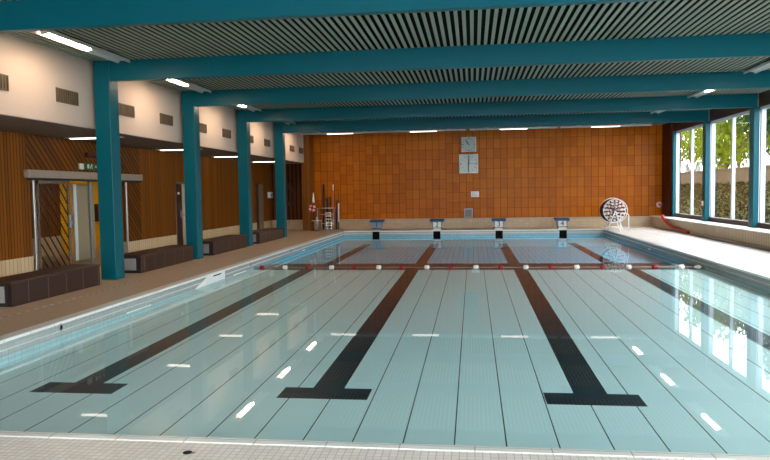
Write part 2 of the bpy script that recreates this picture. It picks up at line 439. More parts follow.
# header fascia over windows, roof, rear wall, ceiling
b = MB(); b.box(WX, WX+.3, -4, 29.95, HB-.02, 5.0)
struct(b.build('trim_4', m_fascia), 'dark brown fascia above the right hand windows', 'fascia')
b = MB()
n = int((WX+7.6)/.1236)
for i in range(n+1):
    x = -7.56+i*.1236; b.box(x, x+.058, -4, WF, HC, HC+.012)
b.mi = 1; b.box(-7.85, WX+.3, -4, WF+.3, 4.62, 4.7)
b.box(-13.6, -7.85, -4, WF+.3, 4.62, 4.7)
struct(b.build('ceiling', [m_slat, m_black]), 'ceiling of pale parallel slats with dark gaps', 'ceiling')
b = MB(); b.box(-9.65, -6.5, -4.3, -4, 0, 4.7); b.box(7.5, 8.65, -4.3, -4, 0, 4.7); b.box(-6.5, 7.5, -4.3, -4, 0, .5); b.box(-6.5, 7.5, -4.3, -4, 3.9, 4.7)
struct(b.build('wall_rear', m_plaster), 'white wall with a wide glazed opening behind the viewer', 'wall')

def mat_dots(name, c1, c2, per):
    t = NT(name); v, x, y, z = t.pos()
    return t.bsdf(t.mix(t.M('LESS_THAN', t.M('FRACT', t.M('DIVIDE', y, per)), .45), c1, c2), .45)
b = MB(); b.box(-6.66, -6.635, 3, 30, 0, .002); b.box(-6.66, -6.635, 30, 30.02, 0, .002)
struct(b.build('trim_5', mat_dots('pale_dots', c255(150, 126, 104), c255(226, 214, 200), .2)), 'pale dotted drain line in the left deck in front of the benches', 'drain line')
b = MB(); b.box(6.56, 6.59, 10, 29.5, 0, .002)
struct(b.build('trim_6', mat_dots('grey_dots', c255(236, 228, 222), c255(110, 104, 98), .5)), 'fine dotted drain line in the right deck beside the pool', 'drain line')
# windows
m_winframe = plain('window_frame_white', c255(190, 198, 208), .35, 0, .03)
def window(n, y0, y1, full=True):
    w = empty('window_%d' % n, (WX, (y0+y1)/2, .47), ('tall window bay with white frame and two panes, ' +
        {1: 'beside the orange wall', 2: 'between the second and third teal window posts', 3: 'at the right edge of view'}.get(n, 'out of view nearer the viewer')), 'window', None, 0, 'structure')
    def put(mb, name, m): 
        o = mb.build(name, m, None, (WX, (y0+y1)/2, .47)); o.location = (0, 0, 0); o.parent = w; return o
    f = MB()
    f.box(WX+.02, WX+.16, y1-.08, y1, .62, 4.0, .008); f.box(WX-.02, WX+.2, y0, y0+.10, .62, 4.0, .008)
    f.box(WX+.02, WX+.16, y0, y1, 3.93, 4.02)
    put(f, 'frame', m_winframe)
    mid = (y0+y1)/2-.06
    f = MB(); f.box(WX+.02, WX+.13, mid-.05, mid+.05, .62, 3.95, .008); put(f, 'mullion', m_winframe)
    f = MB(); f.box(WX-.02, WX+.2, y0, y1, .472, .62, .006); put(f, 'bottom_rail', m_fascia)
    for a, c in ((y0+.1, mid-.05), (mid+.05, y1-.1)):
        g = MB(); g.box(WX+.07, WX+.076, a, c, .62, 3.93); put(g, 'pane', m_glass)
cols = [29.9, 25.67, 21.46, 17.25, 13.05, 8.84, 4.63, .42, -3.8]
for i in range(8): window(i+1, cols[i+1]+(.33 if i < 7 else 0), cols[i])

# ------------------------------------------------------------------ frame: columns and beams
def column(x0, x1, y0, y1, top, label, grp, mat=m_teal):
    b = MB(); b.box(x0, x1, y0, y1, 0, top, .012, 2)
    return tag(b.build('steel_column', mat, None, ((x0+x1)/2, (y0+y1)/2, 0)), label, 'column', grp)
names = ['teal column nearest the viewer, in front of the barred gate', 'teal column beside the maroon door, second from the viewer',
         'teal column third from the viewer on the left aisle', 'teal column farthest back on the left aisle, before the wooden corner']
for k in range(4): column(-7.53, -7.2, Y1+k*P, Y1+k*P+.35, HC, names[k], 'left aisle columns')
for y, lab in ((29.79, 'narrow teal window post against the dark wall at the far end'), (25.67, 'teal window post between the first and second window bays from the far wall'),
               (21.46, 'teal window post nearest the right edge of the view')):
    column(8.2 if y < 29 else 8.24, WX+.01, y, y+(.33 if y < 29 else .16), HB, lab, 'window posts')
bl = ['teal ceiling beam nearest the viewer, cut by the top of the view', 'teal ceiling beam resting on the nearest left column', 'third teal ceiling beam from the viewer',
      'fourth teal ceiling beam from the viewer', 'teal ceiling beam farthest from the viewer, next to the orange wall']
for k, y in enumerate(BEAMS):
    e = empty('ceiling_beam', (0, y, HB), bl[k], 'beam', 'teal roof beams')
    b = MB(); b.box(-7.2 if k else -7.58, WX-.05, y+.01, y+.15, HB-.02, HC, .008, 2); o = b.build('beam_body', m_teal_beam, None, (0, y, HB)); o.location = (0, 0, 0); o.parent = e
    b = MB(); b.box(WX-.05, WX-.03, y-.02, y+.2, HB-.02, HC); o = b.build('end_plate', m_greysteel, None, (0, y, HB)); o.location = (0, 0, 0); o.parent = e

# ------------------------------------------------------------------ lamps
def batten(label, loc, rz, lit, half=1.87, lh=.62, group=None, w=.13, slim=False):
    e = empty('ceiling_lamp', loc, label, 'lamp', group, rz)
    h = .022 if slim else .055
    b = MB()
    b.prism([(-w, 0), (-w, -h), (-w+.02, -h), (-w+.05, -.012), (w-.05, -.012), (w-.02, -h), (w, -h), (w, 0)], 'Y', -half, half)
    if not slim:
        for yy in (-half*.6, half*.6): b.box(-.03, .03, yy-.1, yy+.1, -.004, .055)
    hs = b.build('housing', m_housing, e)
    b = MB(); b.box(-.05, .05, -lh, lh, -h-.012, -.01, .01, 3); b.build('lit_tube', lit, e)
    for q in (-1, 1):
        b = MB(); b.box(-.055, .055, min(q*lh, q*lh+q*.06), max(q*lh, q*lh+q*.06), -h-.004, -.01, .005, 1); b.build('tube_holder', m_housing, hs)
    return e
zl = HC-.05
dist = ['nearest', 'second', 'third', 'fourth', 'farthest']
L0 = None
for k in range(5):
    lab = 'long ceiling lamp over the left aisle edge, %s from the viewer' % dist[k]
    loc = (-6.76, BEAMS[k]+P-2.08, zl)
    if k == 4: continue
    L0 = batten(lab, loc, 0, m_lamp, group='left ceiling lamps') if L0 is None else clone(L0, loc, lab)
tag(L0)
clone(L0, (-6.76, BEAMS[4]+2.1, zl), 'ceiling lamp over the left aisle edge farthest from the viewer, mostly behind the last beam')
R0 = None
for k, lab in ((1, 'ceiling lamp over the right deck at the right edge of the view'), (2, 'ceiling lamp over the right deck, second from the right edge'), (3, 'ceiling lamp over the right deck before the fifth beam'), (4, 'dim ceiling lamp over the right deck nearest the orange wall')):
    loc = (6.40, BEAMS[k]+P-2.08 if k < 4 else BEAMS[4]+2.1, zl)
    R0 = batten(lab, loc, 0, m_lampW, group='right ceiling lamps') if R0 is None else clone(R0, loc, lab)
F0 = None
for x, lab in ((-5.83, 'leftmost lamp of the row along the top of the orange wall'), (-2.13, 'lamp above the orange wall left of the clocks'),
               (1.76, 'lamp above the orange wall just right of the clocks'), (5.6, 'rightmost lamp of the row along the top of the orange wall')):
    F0 = batten(lab, (x, 30.15, zl), PI/2, m_lampS, half=1.85, lh=.58, group='lamps along the far wall') if F0 is None else clone(F0, (x, 30.15, zl), lab)
S0 = None
for y, lab in ((14.85, 'soffit lamp above the barred gate behind the nearest column'), (19.45, 'soffit lamp left of the second column above the maroon door'),
               (23.75, 'soffit lamp between the second and third columns'), (28.1, 'soffit lamp farthest back, between the third and fourth columns')):
    S0 = batten(lab, (-8.6, y, ZS-.012), PI/2, m_lampS, half=.66, lh=.58, group='soffit lamps', slim=True) if S0 is None else clone(S0, (-8.6, y, ZS-.012), lab)

# ------------------------------------------------------------------ vents on the white band
V0 = None
vy = [(10.2, 'vent grille at the left edge of the view'), (12.22, 'vent grille just left of the nearest teal column'), (14.45, 'vent grille just right of the nearest teal column'),
      (16.45, 'vent grille just left of the second teal column'), (18.7, 'vent grille just right of the second teal column'), (20.7, 'vent grille just left of the third teal column'),
      (22.95, 'vent grille just right of the third teal column'), (24.95, 'vent grille just left of the fourth teal column'), (28.5, 'vent grille second from the far end of the white band'), (30.05, 'vent grille at the far end of the white band')]
for y, lab in vy:
    lab = 'bronze ' + lab
    if V0 is None:
        V0 = empty('vent_grille', (-7.6, y, 3.59), lab, 'vent', 'vents on the white band')
        b = MB(); b.box(0, .01, -.34, .34, -.125, .125); b.build('backing', m_ventdark, V0)
        b = MB()
        for a in ((-.35, .35, .105, .13), (-.35, .35, -.13, -.105), (-.35, -.325, -.13, .13), (.325, .35, -.13, .13)): b.box(0, .025, *a, .003, 1)
        b.build('frame', m_vent, V0)
        b = MB()
        for i in range(9): b.box(.006, .02, -.325+i*.072, -.325+i*.072+.045, -.105, .105)
        b.build('louvre', m_vent, V0)
    else: clone(V0, (-7.6, y, 3.59), lab)

# ------------------------------------------------------------------ benches
m_btile = tilegrid('bench_tile', c255(44, 23, 18), c255(120, 100, 88), .52, 5, .016, 'YZ', .3, .12, off=(.22, .2))
m_btop = plain('bench_top', c255(62, 36, 26), .45, 0, .12, 4)
m_grille = plain('grille_panel', c255(176, 176, 176), .45, .3, .18, 14)
def bench(loc, ln, lab):
    e = empty('tiled_bench', loc, lab, 'bench', 'dark tiled benches along the left aisle')
    b = MB(); b.box(-.58, 0, 0, ln, 0, .36, .008, 2); b.build('body', m_btile, e)
    b = MB(); b.box(-.6, .015, -.015, ln+.015, .36, .40, .008, 2); b.build('seat_top', m_btop, e)
    b = MB(); b.box(-.50, -.1, -.03, 0, .06, .33, .006, 2); hg = b.build('heater_grille', m_grille, e)
    b = MB(); ring = []
    for yy in (-.035, 0):
        for (x0, x1, z0, z1) in ((-.53, -.07, .03, .35), (-.495, -.105, .065, .325)):
            ring.append([b.bm.verts.new(q) for q in ((x0, yy, z0), (x1, yy, z0), (x1, yy, z1), (x0, yy, z1))])
    for A, B in ((0, 1), (2, 3), (0, 2), (1, 3)):
        for q in range(4): b.bm.faces.new([ring[A][q], ring[A][(q+1) % 4], ring[B][(q+1) % 4], ring[B][q]])
    b.build('grille_frame', m_dark, hg)
bench((-7.13, 9.78, 0), 2.54, 'dark tiled bench nearest the viewer below the barred gate')
bench((-7.24, 14.2, 0), 2.85, 'dark tiled bench between the nearest and second teal columns')
bench((-7.2, 18.3, 0), 2.9, 'dark tiled bench between the second and third teal columns')
bench((-7.2, 22.5, 0), 2.95, 'dark tiled bench farthest back, between the third and fourth teal columns')

# ------------------------------------------------------------------ corridor with gate
b = MB(); b.box(-12.3, -12.2, 12.6, 24, 0, 2.6); b.mi = 1; b.box(-12.2, WL-.25, 23.0, 23.1, 0, 2.6); b.box(-12.2, WL-.25, 12.6, 12.7, 0, 2.6)
b.mi = 2; b.box(-12.2, -12.17, 12.7, 19.0, 0, 2.6)
b.mi = 3; b.box(-12.19, -12.16, 12.7, 19.0, 0, .55)
struct(b.build('wall_corridor', [m_yellow, m_yellowX, m_wood_v, m_wains]), 'yellow tiled corridor wall seen through the gateway', 'wall')
b = MB(); b.box(-12.3, WL-.25, 12.6, 23.1, 2.6, 2.7)
struct(b.build('ceiling_corridor', m_plaster), 'plain corridor ceiling behind the gateway', 'ceiling')
e = empty('corridor_fill_lamp', (-9.95, 20.6, 2.6), 'unseen lamp added to light the corridor behind the gateway', 'lamp')  # unseen lamp, added to brighten the corridor
b = MB(); b.box(-.1, .1, -.6, .6, -.06, 0, .01); b.build('housing', m_housing, e)
b = MB(); b.box(-.08, .08, -.56, .56, -.09, -.06, .01); b.build('lit_tube', emissive('corridor_fill_glow', (1, .9, .75), 40), e)
# header rail
e = empty('gate_header', (WL, 15.9, 2.12), 'pale steel header box above the barred gateway', 'gate rail')
b = MB(); b.box(.012, .16, -2.5, 2.5, 0, .17, .01); b.build('cover', plain('header_steel', c255(176, 160, 144), .4, .35, .1), e)
b = MB(); b.box(.02, .12, -2.4, 2.45, -.05, 0, .004, 1); b.build('runner', m_dark, e)
for y in (OA, OB):
    pass
b = MB(); b.box(WL+.0, WL+.05, OA+.04, OA+.11, 0, 2.07, .008); tag(b.build('gate_post', m_steel), 'shiny steel post at the left side of the barred gate', 'post', 'gate posts')
b = MB(); b.box(WL+.0, WL+.05, 17.63, 17.69, 0, 2.07, .008); tag(b.build('gate_post', m_steel), 'steel post right of the nearest teal column at the gateway', 'post', 'gate posts')
b = MB(); b.box(WL-.08, WL-.02, 15.96, 16.03, 0, 2.07, .006); tag(b.build('gate_post', m_greysteel), 'thin steel post in the middle of the gateway by the pale door leaf', 'post', 'gate posts')
g = empty('barred_gate', (WL+.03, 13.78, .0), 'sliding gate with dark diagonal bars left of the nearest column', 'gate')
b = MB(); b.box(-.02, .03, 0, .05, .04, 2.07); b.box(-.02, .03, 1.13, 1.2, .04, 2.07, .005, 1); b.box(-.02, .03, 0, 1.2, 2.0, 2.07); b.box(-.02, .03, 0, 1.2, .04, .1)
b.build('frame', m_browndoor, g)
b = MB()
W, Z0, Z1 = 1.13, .1, 2.0
cs = -1.05
while cs < 2.0+1.2:
    # bar z = c - 1.15*y, clipped
    pts = []
    for t in [i/60 for i in range(61)]:
        y = t*W; z = cs+1.15*.0 + (Z1 - 1.25*y) - (2.0-cs) + 1.0
        if Z0 <= z <= Z1: pts.append((0, y, z))
    if len(pts) > 2: b.tube([pts[0], pts[-1]], .016, 6)
    cs += .135
b.build('diagonal_bars', plain('bar_brown', c255(52, 36, 26), .5, .2), g)
b = MB(); b.box(.03, .09, 1.08, 1.2, .98, 1.28, .01); lk = b.build('lock_case', m_greysteel, g)
b = MB(); b.tube([(.09, 1.14, 1.12), (.14, 1.14, 1.12), (.14, 1.02, 1.12)], .012, 8); b.build('handle', m_chrome, lk)
# pale door leaf standing open in the corridor
d = empty('door_3', (-10.35, 16.86, 0), 'pale door leaf standing open inside the yellow corridor', 'door', None, math.radians(-20), 'structure')
b = MB(); b.box(-.025, .025, 0, .55, .02, 2.02, .005, 1); lf = b.build('leaf', m_paledoor, d)
b = MB(); b.box(-.035, .035, -.1, 0, .02, 2.04, .005, 1); b.build('edge', m_white, d)
b = MB(); b.tube([(.03, .47, 1.05), (.08, .47, 1.05), (.08, .37, 1.05)], .012, 8); b.build('handle', m_chrome, lf)
e = empty('wall_cabinet', (-12.2, 21.02, 0.88), 'dark red box on the yellow corridor wall beside the nearest column', 'cabinet')
b = MB(); b.box(0, .12, -.15, .15, 0, .57, .01); b.build('casing', m_dark, e)
b = MB(); b.box(.12, .14, -.12, .12, .05, .52, .01); b.build('front', m_red, e)

# signs above the gateway
e = empty('exit_sign', (WL+.006, 16.0, 2.44), 'green emergency exit sign above the gateway', 'sign')
b = MB(); b.box(0, .03, -.3, .3, -.075, .075, .004, 1); sb = b.build('sign_board', m_green, e)
b = MB()
b.box(.03, .034, -.2, -.12, -.05, .05); b.build('door_symbol', m_white, sb)
b = MB(); b.prism([(.26, -.008), (.26, .008), (.19, .008), (.19, .035), (.14, .0), (.19, -.035), (.19, -.008)], 'X', .03, .034); b.build('arrow', m_white, sb)
b = MB()
b.box(.03, .034, -.04, .0, -.01, .035, rot=Euler((.3, 0, 0)).to_matrix()); b.box(.03, .034, -.07, -.05, -.055, -.005, rot=Euler((-.5, 0, 0)).to_matrix())
b.box(.03, .034, .0, .02, -.055, -.005, rot=Euler((.6, 0, 0)).to_matrix()); b.box(.03, .034, -.075, .045, .012, .022, rot=Euler((.3, 0, 0)).to_matrix()); b.box(.03, .034, -.03, .0, .03, .065)
b.build('running_figure', m_white, sb)
b = MB(); b.box(WL+.006, WL+.05, 15.46, 15.63, 2.36, 2.5, .008); tag(b.build('wall_light', m_fabricwhite), 'small white square box left of the green exit sign', 'box')
b = MB(); b.box(WL+.006, WL+.1, 15.73, 16.26, 2.66, 2.78, .015); tag(b.build('alarm_casing', m_wine), 'dark red casing on the boards above the exit sign', 'casing')

# doors
d = empty('door_1', (WL, 20.82, 0), 'narrow maroon door left of the second teal column', 'door', None, 0, 'structure')
b = MB(); b.box(-.06, -.02, .05, .55, .02, 2.05); lf = b.build('leaf', m_maroon, d)
b = MB(); b.box(-.06, .02, 0, .06, 0, 2.12); b.box(-.06, .02, 0, .73, 2.05, 2.12); b.build('frame', m_browndoor, d)
b = MB(); b.box(-.05, .03, .55, .73, 0, 2.05, .01); b.build('jamb', plain('jamb_white', c255(188, 172, 150), .4), d)
b = MB(); b.box(-.02, -.012, .24, .36, 1.72, 1.79); b.build('name_plate', m_fabricwhite, lf)
b = MB(); b.tube([(-.02, .47, 1.05), (.05, .47, 1.05), (.05, .58, 1.05)], .014, 8); b.box(-.025, -.01, .44, .5, .95, 1.2); b.build('handle', m_chrome, lf)
d = empty('door_2', (WL, 29.05, 0), 'pale door edge beside a dark gap, behind the farthest bench', 'door', None, 0, 'structure')
b = MB(); b.box(-.12, -.06, 0, .4, .02, 2.1); b.build('leaf', m_dark, d)
b = MB(); b.box(-.04, .03, .36, .95, .02, 2.12, .01); b.build('jamb', m_browndoor, d)
b = MB(); b.box(-.06, .02, 0, .95, 2.1, 2.16); b.build('lintel', m_dark, d)
# backing behind door openings
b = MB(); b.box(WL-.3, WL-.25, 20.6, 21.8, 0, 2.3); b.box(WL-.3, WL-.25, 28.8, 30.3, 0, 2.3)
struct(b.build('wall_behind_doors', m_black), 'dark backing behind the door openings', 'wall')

# far recess: white box and hanging hose
e = empty('wall_dispenser', (WL, 30.95, 1.63), 'white wall box with a teal window left of the farthest column', 'dispenser')
b = MB(); b.box(0, .12, -.22, .22, -.14, .14, .02, 3); b.build('casing', m_fabricwhite, e)
b = MB(); b.box(.115, .13, -.12, .12, -.08, .06); b.build('window', m_teal_screen, e)
b = MB()
b.ring((-8.47, WF-.06, 1.62), .5, .022, 'Y', 40, 8, sx=.3, sz=1.05); b.ring((-8.44, WF-.03, 1.58), .5, .02, 'Y', 40, 8, sx=.34, sz=.95)
b.tube([(-8.6, WF, 2.12), (-8.6, WF-.1, 2.14), (-8.36, WF-.1, 2.14)], .015, 6)
tag(b.build('hanging_hose', m_dark), 'dark hose hanging in a loop on the boards right of the farthest column', 'hose')

# ------------------------------------------------------------------ things on the far wall
m_face = plain('clock_face', c255(124, 130, 124), .25, .3, .05, 2)
def clock(name, lab, x0, x1, z0, z1, dots, hands):
    cx, cz = (x0+x1)/2, (z0+z1)/2; r = (x1-x0)/2
    e = empty(name, (cx, WF, cz), lab, 'clock')
    b = MB(); b.box(-r, r, -.09, 0, -(z1-z0)/2, (z1-z0)/2, .01); b.build('casing', m_greysteel, e)
    b = MB(); b.box(-r+.025, r-.025, -.096, -.088, -(z1-z0)/2+.025, (z1-z0)/2-.025); b.build('face', m_face, e)
    for i in range(dots):
        a = 2*PI*i/dots; R = r*.8; s = .03 if i % (dots//4) == 0 else .018
        b = MB(); b.box(R*math.sin(a)-s, R*math.sin(a)+s, -.101, -.096, R*math.cos(a)-s, R*math.cos(a)+s)
        b.build('hour_mark', m_dark, e.children[1])
    for nm, ang, ln, wd in hands:
        a = math.radians(ang); b = MB()
        b.box(-wd, wd, -.112, -.106, -ln*.15, ln, rot=Euler((0, a, 0)).to_matrix(), piv=(0, -.109, 0)); b.build(nm, m_dark, e)
clock('wall_clock', 'square wall clock, upper and smaller of the two on the orange wall', -.49, .17, 3.43, 4.1, 12, (('hour_hand', -42, .17, .028), ('minute_hand', -30, .27, .018)))
clock('pace_clock', 'larger square clock with thin dark hands below the small wall clock', -.6, .25, 2.47, 3.33, 12, (('sweep_hand', 2, .34, .02), ('sweep_hand', 182, .34, .016), ('sweep_hand', 92, .3, .01)))
b = MB(); b.box(-.08, .28, WF-.03, WF, 1.4, 1.65, .004, 1); b.mi = 1
for i in range(3): b.box(-.04, .22-.05*i, WF-.034, WF-.03, 1.46+.06*i, 1.475+.06*i)
tag(b.build('notice_plate', [m_fabricwhite, m_greysteel]), 'small white notice plate below the clocks', 'notice')
e = empty('wall_loudspeaker', (-.2, WF, .68), 'grey square loudspeaker at the foot of the orange wall below the clocks', 'loudspeaker')
b = MB(); b.box(-.19, .19, -.12, 0, -.21, .2, .012); b.build('casing', m_greysteel, e)
b = MB(); b.box(-.15, .15, -.128, -.118, -.17, .16, .004, 1); b.build('grille', plain('speaker_grille', c255(120, 112, 104), .7, .1, .3, 60), e)
e = empty('round_loudspeaker', (8.09, WF, .95), 'small round pale pink loudspeaker at the right end of the orange wall', 'loudspeaker')
b = MB(); b.tube([(0, 0, 0), (0, -.06, 0), (0, -.1, 0)], [.13, .125, .06], 20); b.build('horn', m_pink, e)
b = MB(); b.tube([(0, -.1, 0), (0, -.125, 0)], [.045, .03], 14); b.build('cone', m_wine, e)

# ------------------------------------------------------------------ starting blocks
def block(x, num, lab, dark):
    e = empty('starting_block', (x, 29.78, 0.0), lab, 'starting block', 'starting blocks at the far end')
    b = MB(); b.prism([(-.17, .0), (.17, .0), (.2, .2), (.27, .37), (-.27, .37), (-.2, .2)], 'Y', -.02, .38); b.build('pedestal', m_bluegrey, e)
    b = MB(); b.box(-.3, .3, -.1, .5, .38, .45, .012, 2, rot=Euler((math.radians(4), 0, 0)).to_matrix()); b.build('platform', m_blue, e)
    b = MB(); b.box(-.165, .165, -.035, -.02, .0, .37, .004, 1); fp = b.build('front_panel', m_bluegrey if dark else m_fabricwhite, e)
    text_mesh('number', num, .3, m_dark, fp, (0, -.04, .235), (PI/2, 0, 0))
    b = MB(); b.tube([(-.22, -.03, .1), (-.22, -.09, .1), (.22, -.09, .1), (.22, -.03, .1)], .013, 8); b.build('grip_bar', m_dark, e)
    b = MB(); b.box(x-.155, x+.155, YF-.02, YF+.01, -.41, -.03, .004, 1)  # pad carried below the water to stand in for its dark reflection
    tag(b.build('touch_pad', m_black), 'black pad with its water reflection built in below, on the pool wall under starting block %s' % num, 'pad', 'black pads under the starting blocks')
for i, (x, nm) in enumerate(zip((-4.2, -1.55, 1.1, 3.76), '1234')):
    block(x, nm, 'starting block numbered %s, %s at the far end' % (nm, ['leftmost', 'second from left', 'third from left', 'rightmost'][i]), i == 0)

# ------------------------------------------------------------------ lane rope
m_redfloat = plain('red_float', c255(150, 14, 30), .4, 0, .08)
e = empty('lane_rope', (0, 17.0, -.2), 'rope with red and white floats across the pool', 'lane rope')
b = MB(); b.tube([(XL, 0, .012), (0, 0, .004), (XR, 0, .012)], .012, 6); b.build('rope', plain('rope', c255(150, 130, 120), .8), e)
for i in range(18):
    x = -5.39+i*.606; red = i % 2 == 0
    b = MB(); b.tube([(-.062, 0, .01), (-.05, 0, .01), (.05, 0, .01), (.062, 0, .01)], [.03, .052, .052, .03], 14)
    o = b.build('float', m_redfloat if red else m_fabricwhite, e); o.location = (x, 0, 0); o['label'] = 'red float' if red else 'white float'
b = MB(); b.tube([(0, 0, .01), (.1, 0, .01), (.16, 0, .01)], [.02, .05, .02], 10); o = b.build('end_clip', m_fabricwhite, e); o.location = (5.2, 0, 0)

# ------------------------------------------------------------------ white strips and fittings on pool walls
for i, (y, ln, lab) in enumerate(((10.85, .85, 'thin white strip at the waterline of the left wall, nearest'), (15.9, .9, 'thin white strip at the waterline of the left wall beyond the wall step'), (22.2, .35, 'small white strip at the waterline of the left wall beyond the rope'))):
    b = MB(); b.box(XL-.005, XL+.012, y-ln/2, y+ln/2, -.212, -.19, .004, 1); tag(b.build('waterline_strip', m_fabricwhite), lab, 'fitting', 'white strips on the pool walls')  # white streaks along the waterline drawn as thin strips
b = MB(); b.box(XR-.012, XR+.005, 21.9, 22.2, -.215, -.185, .004, 1); tag(b.build('waterline_strip', m_fabricwhite), 'small white strip at the waterline of the right wall', 'fitting', 'white strips on the pool walls')
e = empty('wall_step', (XL, 14.3, 0), 'white step recess in the left pool wall below the benches', 'pool step')
b = MB(); b.box(0, .02, -.55, .55, -.2, -.01, .004, 1); b.build('plate', plain('step_white', c255(222, 224, 222), .3), e)
b = MB(); b.box(.018, .024, -.15, .32, -.07, -.045, .006, 1); b.build('slot', m_black, e)
b = MB(); b.prism([(-1.15, -.2), (-.56, -.2), (-.56, -.06)], 'X', 0, .025); b.build('wedge', m_fabricwhite, e)
for y, lab in ((8.63, 'dark round nozzle in the left pool wall nearest the viewer'), (16.7, 'dark round nozzle in the left pool wall opposite the second bench'), (20.6, 'dark round nozzle in the left pool wall opposite the farthest bench'), (24.6, 'dark round nozzle in the left pool wall near the far corner')):
    e = empty('wall_nozzle', (XL, y, -.075), lab, 'nozzle', 'nozzles in the left pool wall')
    b = MB(); b.ring((.008, 0, 0), .045, .012, 'X', 18, 6); b.build('flange', m_greysteel, e)
    b = MB(); b.tube([(-.01, 0, 0), (.01, 0, 0)], .042, 16); b.build('mouth', m_black, e)
e = empty('deck_drain', (-1.89, 4.25, 0), 'small dark drain in the near deck', 'drain')
b = MB(); b.tube([(0, 0, 0), (0, 0, .004)], .03, 16); b.build('cover', m_dark, e)
b = MB(); b.box(.03, .05, -.012, .012, 0, .004); b.build('tab', m_greysteel, e)

# ------------------------------------------------------------------ rope reel by the right corner
def mat_coil(name, n):
    t = NT(name); v, x, y, z = t.pos(True)
    a = t.M('DIVIDE', t.M('ARCTAN2', z, x), 2*PI)
    k = t.M('FRACT', t.M('MULTIPLY', a, float(n)))
    return t.bsdf(t.mix(t.M('LESS_THAN', k, .55), c255(120, 18, 20), c255(226, 214, 206)), .5)
RX, RY, RZ, RR = 5.62, 28.5, .80, .5
e = empty('rope_reel', (RX, RY, 0), 'white framed reel wound with red and white lane rope at the right corner', 'reel')
for dy, dx, rad in ((-.24, .02, RR-.04), (.24, 0, RR)):
    b = MB(); b.ring((dx, dy, RZ), rad, .016, 'Y', 40, 8); wh = b.build('side_wheel', m_white, e)
    for k in range(4):
        a = 2*PI*k/4+.2; b = MB(); b.tube([(dx+.04*math.cos(a), dy, RZ+.04*math.sin(a)), (dx+rad*math.cos(a), dy, RZ+rad*math.sin(a))], .008, 6); b.build('spoke', m_white, wh)
b = MB(); b.tube([(0, -.3, RZ), (0, .3, RZ)], .05, 14); b.build('axle', m_greysteel, e)
for R_, ys, n in ((.15, (-.12, .05), 7), (.27, (-.14, .08), 11), (.38, (-.1, .1), 15)):
    for dy in ys:
        b = MB(); b.ring((0, 0, 0), R_, .04, 'Y', 40, 8); o = b.build('rope_coil', mat_coil('rope_coil_%d' % n, n), e); o.location = (0, dy, RZ)
b = MB(); b.tube([(-.06, .17, RZ), (-.06, .2, RZ)], .46, 40); b.build('back_disc', plain('reel_back', c255(96, 22, 20), .5), e)
for dy in (-.29, .29):
    b = MB(); b.tube([(-.3, dy, .01), (-.2, dy, .28), (0, dy, RZ)], .02, 8); b.tube([(.3, dy, .01), (.2, dy, .28), (0, dy, RZ)], .02, 8); b.tube([(-.25, dy, .14), (.25, dy, .14)], .015, 8)
    b.build('stand_leg', m_white, e)
b = MB(); b.tube([(0, -.3, RZ), (0, -.36, RZ), (.13, -.36, RZ+.05), (.13, -.46, RZ+.05)], .014, 8); b.build('crank', m_greysteel, e)
b = MB(); pts = [(5.74, 27.85, 0), (5.74, 27.85, .62)]+[(5.9-.16*math.cos(a), 27.85, .62+.1*math.sin(a)) for a in [i*PI/8 for i in range(1, 8)]]+[(6.06, 27.85, .62), (6.06, 27.85, 0)]
b.tube(pts, .018, 8); tag(b.build('hoop_rail', m_white), 'white hoop rail standing just right of the rope reel', 'rail')

# red hose on the parapet
ctrl = [(7.8, 29.5, .53), (7.66, 29.2, .52), (7.65, 28.7, .36), (7.65, 27.9, .2), (7.65, 26.9, .1), (7.65, 25.7, .07)]
def catmull(c, n=8):
    c = [Vector(p) for p in c]; out = []
    for i in range(len(c)-1):
        p0, p1, p2, p3 = c[max(i-1, 0)], c[i], c[i+1], c[min(i+2, len(c)-1)]
        for k in range(n):
            t = k/n; out.append(.5*((2*p1)+(p2-p0)*t+(2*p0-5*p1+4*p2-p3)*t*t+(3*p1-p0-3*p2+p3)*t**3))
    return out+[c[-1]]
b = MB(); b.tube(catmull(ctrl), .052, 12); tag(b.build('red_hose', m_redhose), 'thick red hose bending down from the white ledge to the deck', 'hose')
# small hook thing on the window post
e = empty('hook', (8.2, 25.84, 1.12), 'small pale hook with a dark strap on the teal post', 'hook')
b = MB(); b.box(-.06, 0, -.05, .05, -.1, .08, .02, 2); b.build('cup', m_pink, e)
b = MB(); b.tube([(-.02, 0, .05), (-.03, .0, .4), (-.01, 0, .62)], .014, 6); b.build('strap', m_dark, e)

# ------------------------------------------------------------------ cleaning gear in the left corner
def pole(name, lab, x, y, z0, z1, lean, r, m, extra=None):
    e = empty(name, (x, y, 0), lab, 'pole', 'poles standing in the left corner')
    top = (0, lean, z1)
    b = MB(); b.tube([(0, 0, z0), top], r, 8); b.build('shaft', m, e)
    if extra:
        nm, mm, za, zb, rr = extra; b = MB(); f = lambda z: (0, lean*(z-z0)/(z1-z0), z)
        b.tube([f(za), f(zb)], rr, 8); b.build(nm, mm, e)
pole('pole', 'tallest thick dark pole standing in the left corner', -6.8, 30.75, 0, 2.08, .2, .05, m_navy, ('grip', m_dark, .2, .5, .055))
pole('pole', 'thin pole with a pale pink top in the left corner', -6.36, 30.8, 0, 2.06, .2, .018, m_wood, ('tip', m_fabricwhite, 1.8, 2.06, .024))
pole('pole', 'short thick dark pole next to the tallest one', -6.62, 30.75, 0, 1.46, .12, .045, m_navy, ('cap', m_dark, 1.38, 1.46, .05))
pole('pole', 'short dark pole in the middle of the pole bundle', -6.47, 30.7, 0, 1.5, .12, .035, m_navy, ('cap', m_dark, 1.4, 1.5, .04))
pole('pole', 'rightmost pole with a white lower half in the left corner', -6.08, 30.7, 0, 1.75, .12, .02, m_maroon, ('sleeve', m_fabricwhite, .35, 1.2, .028))
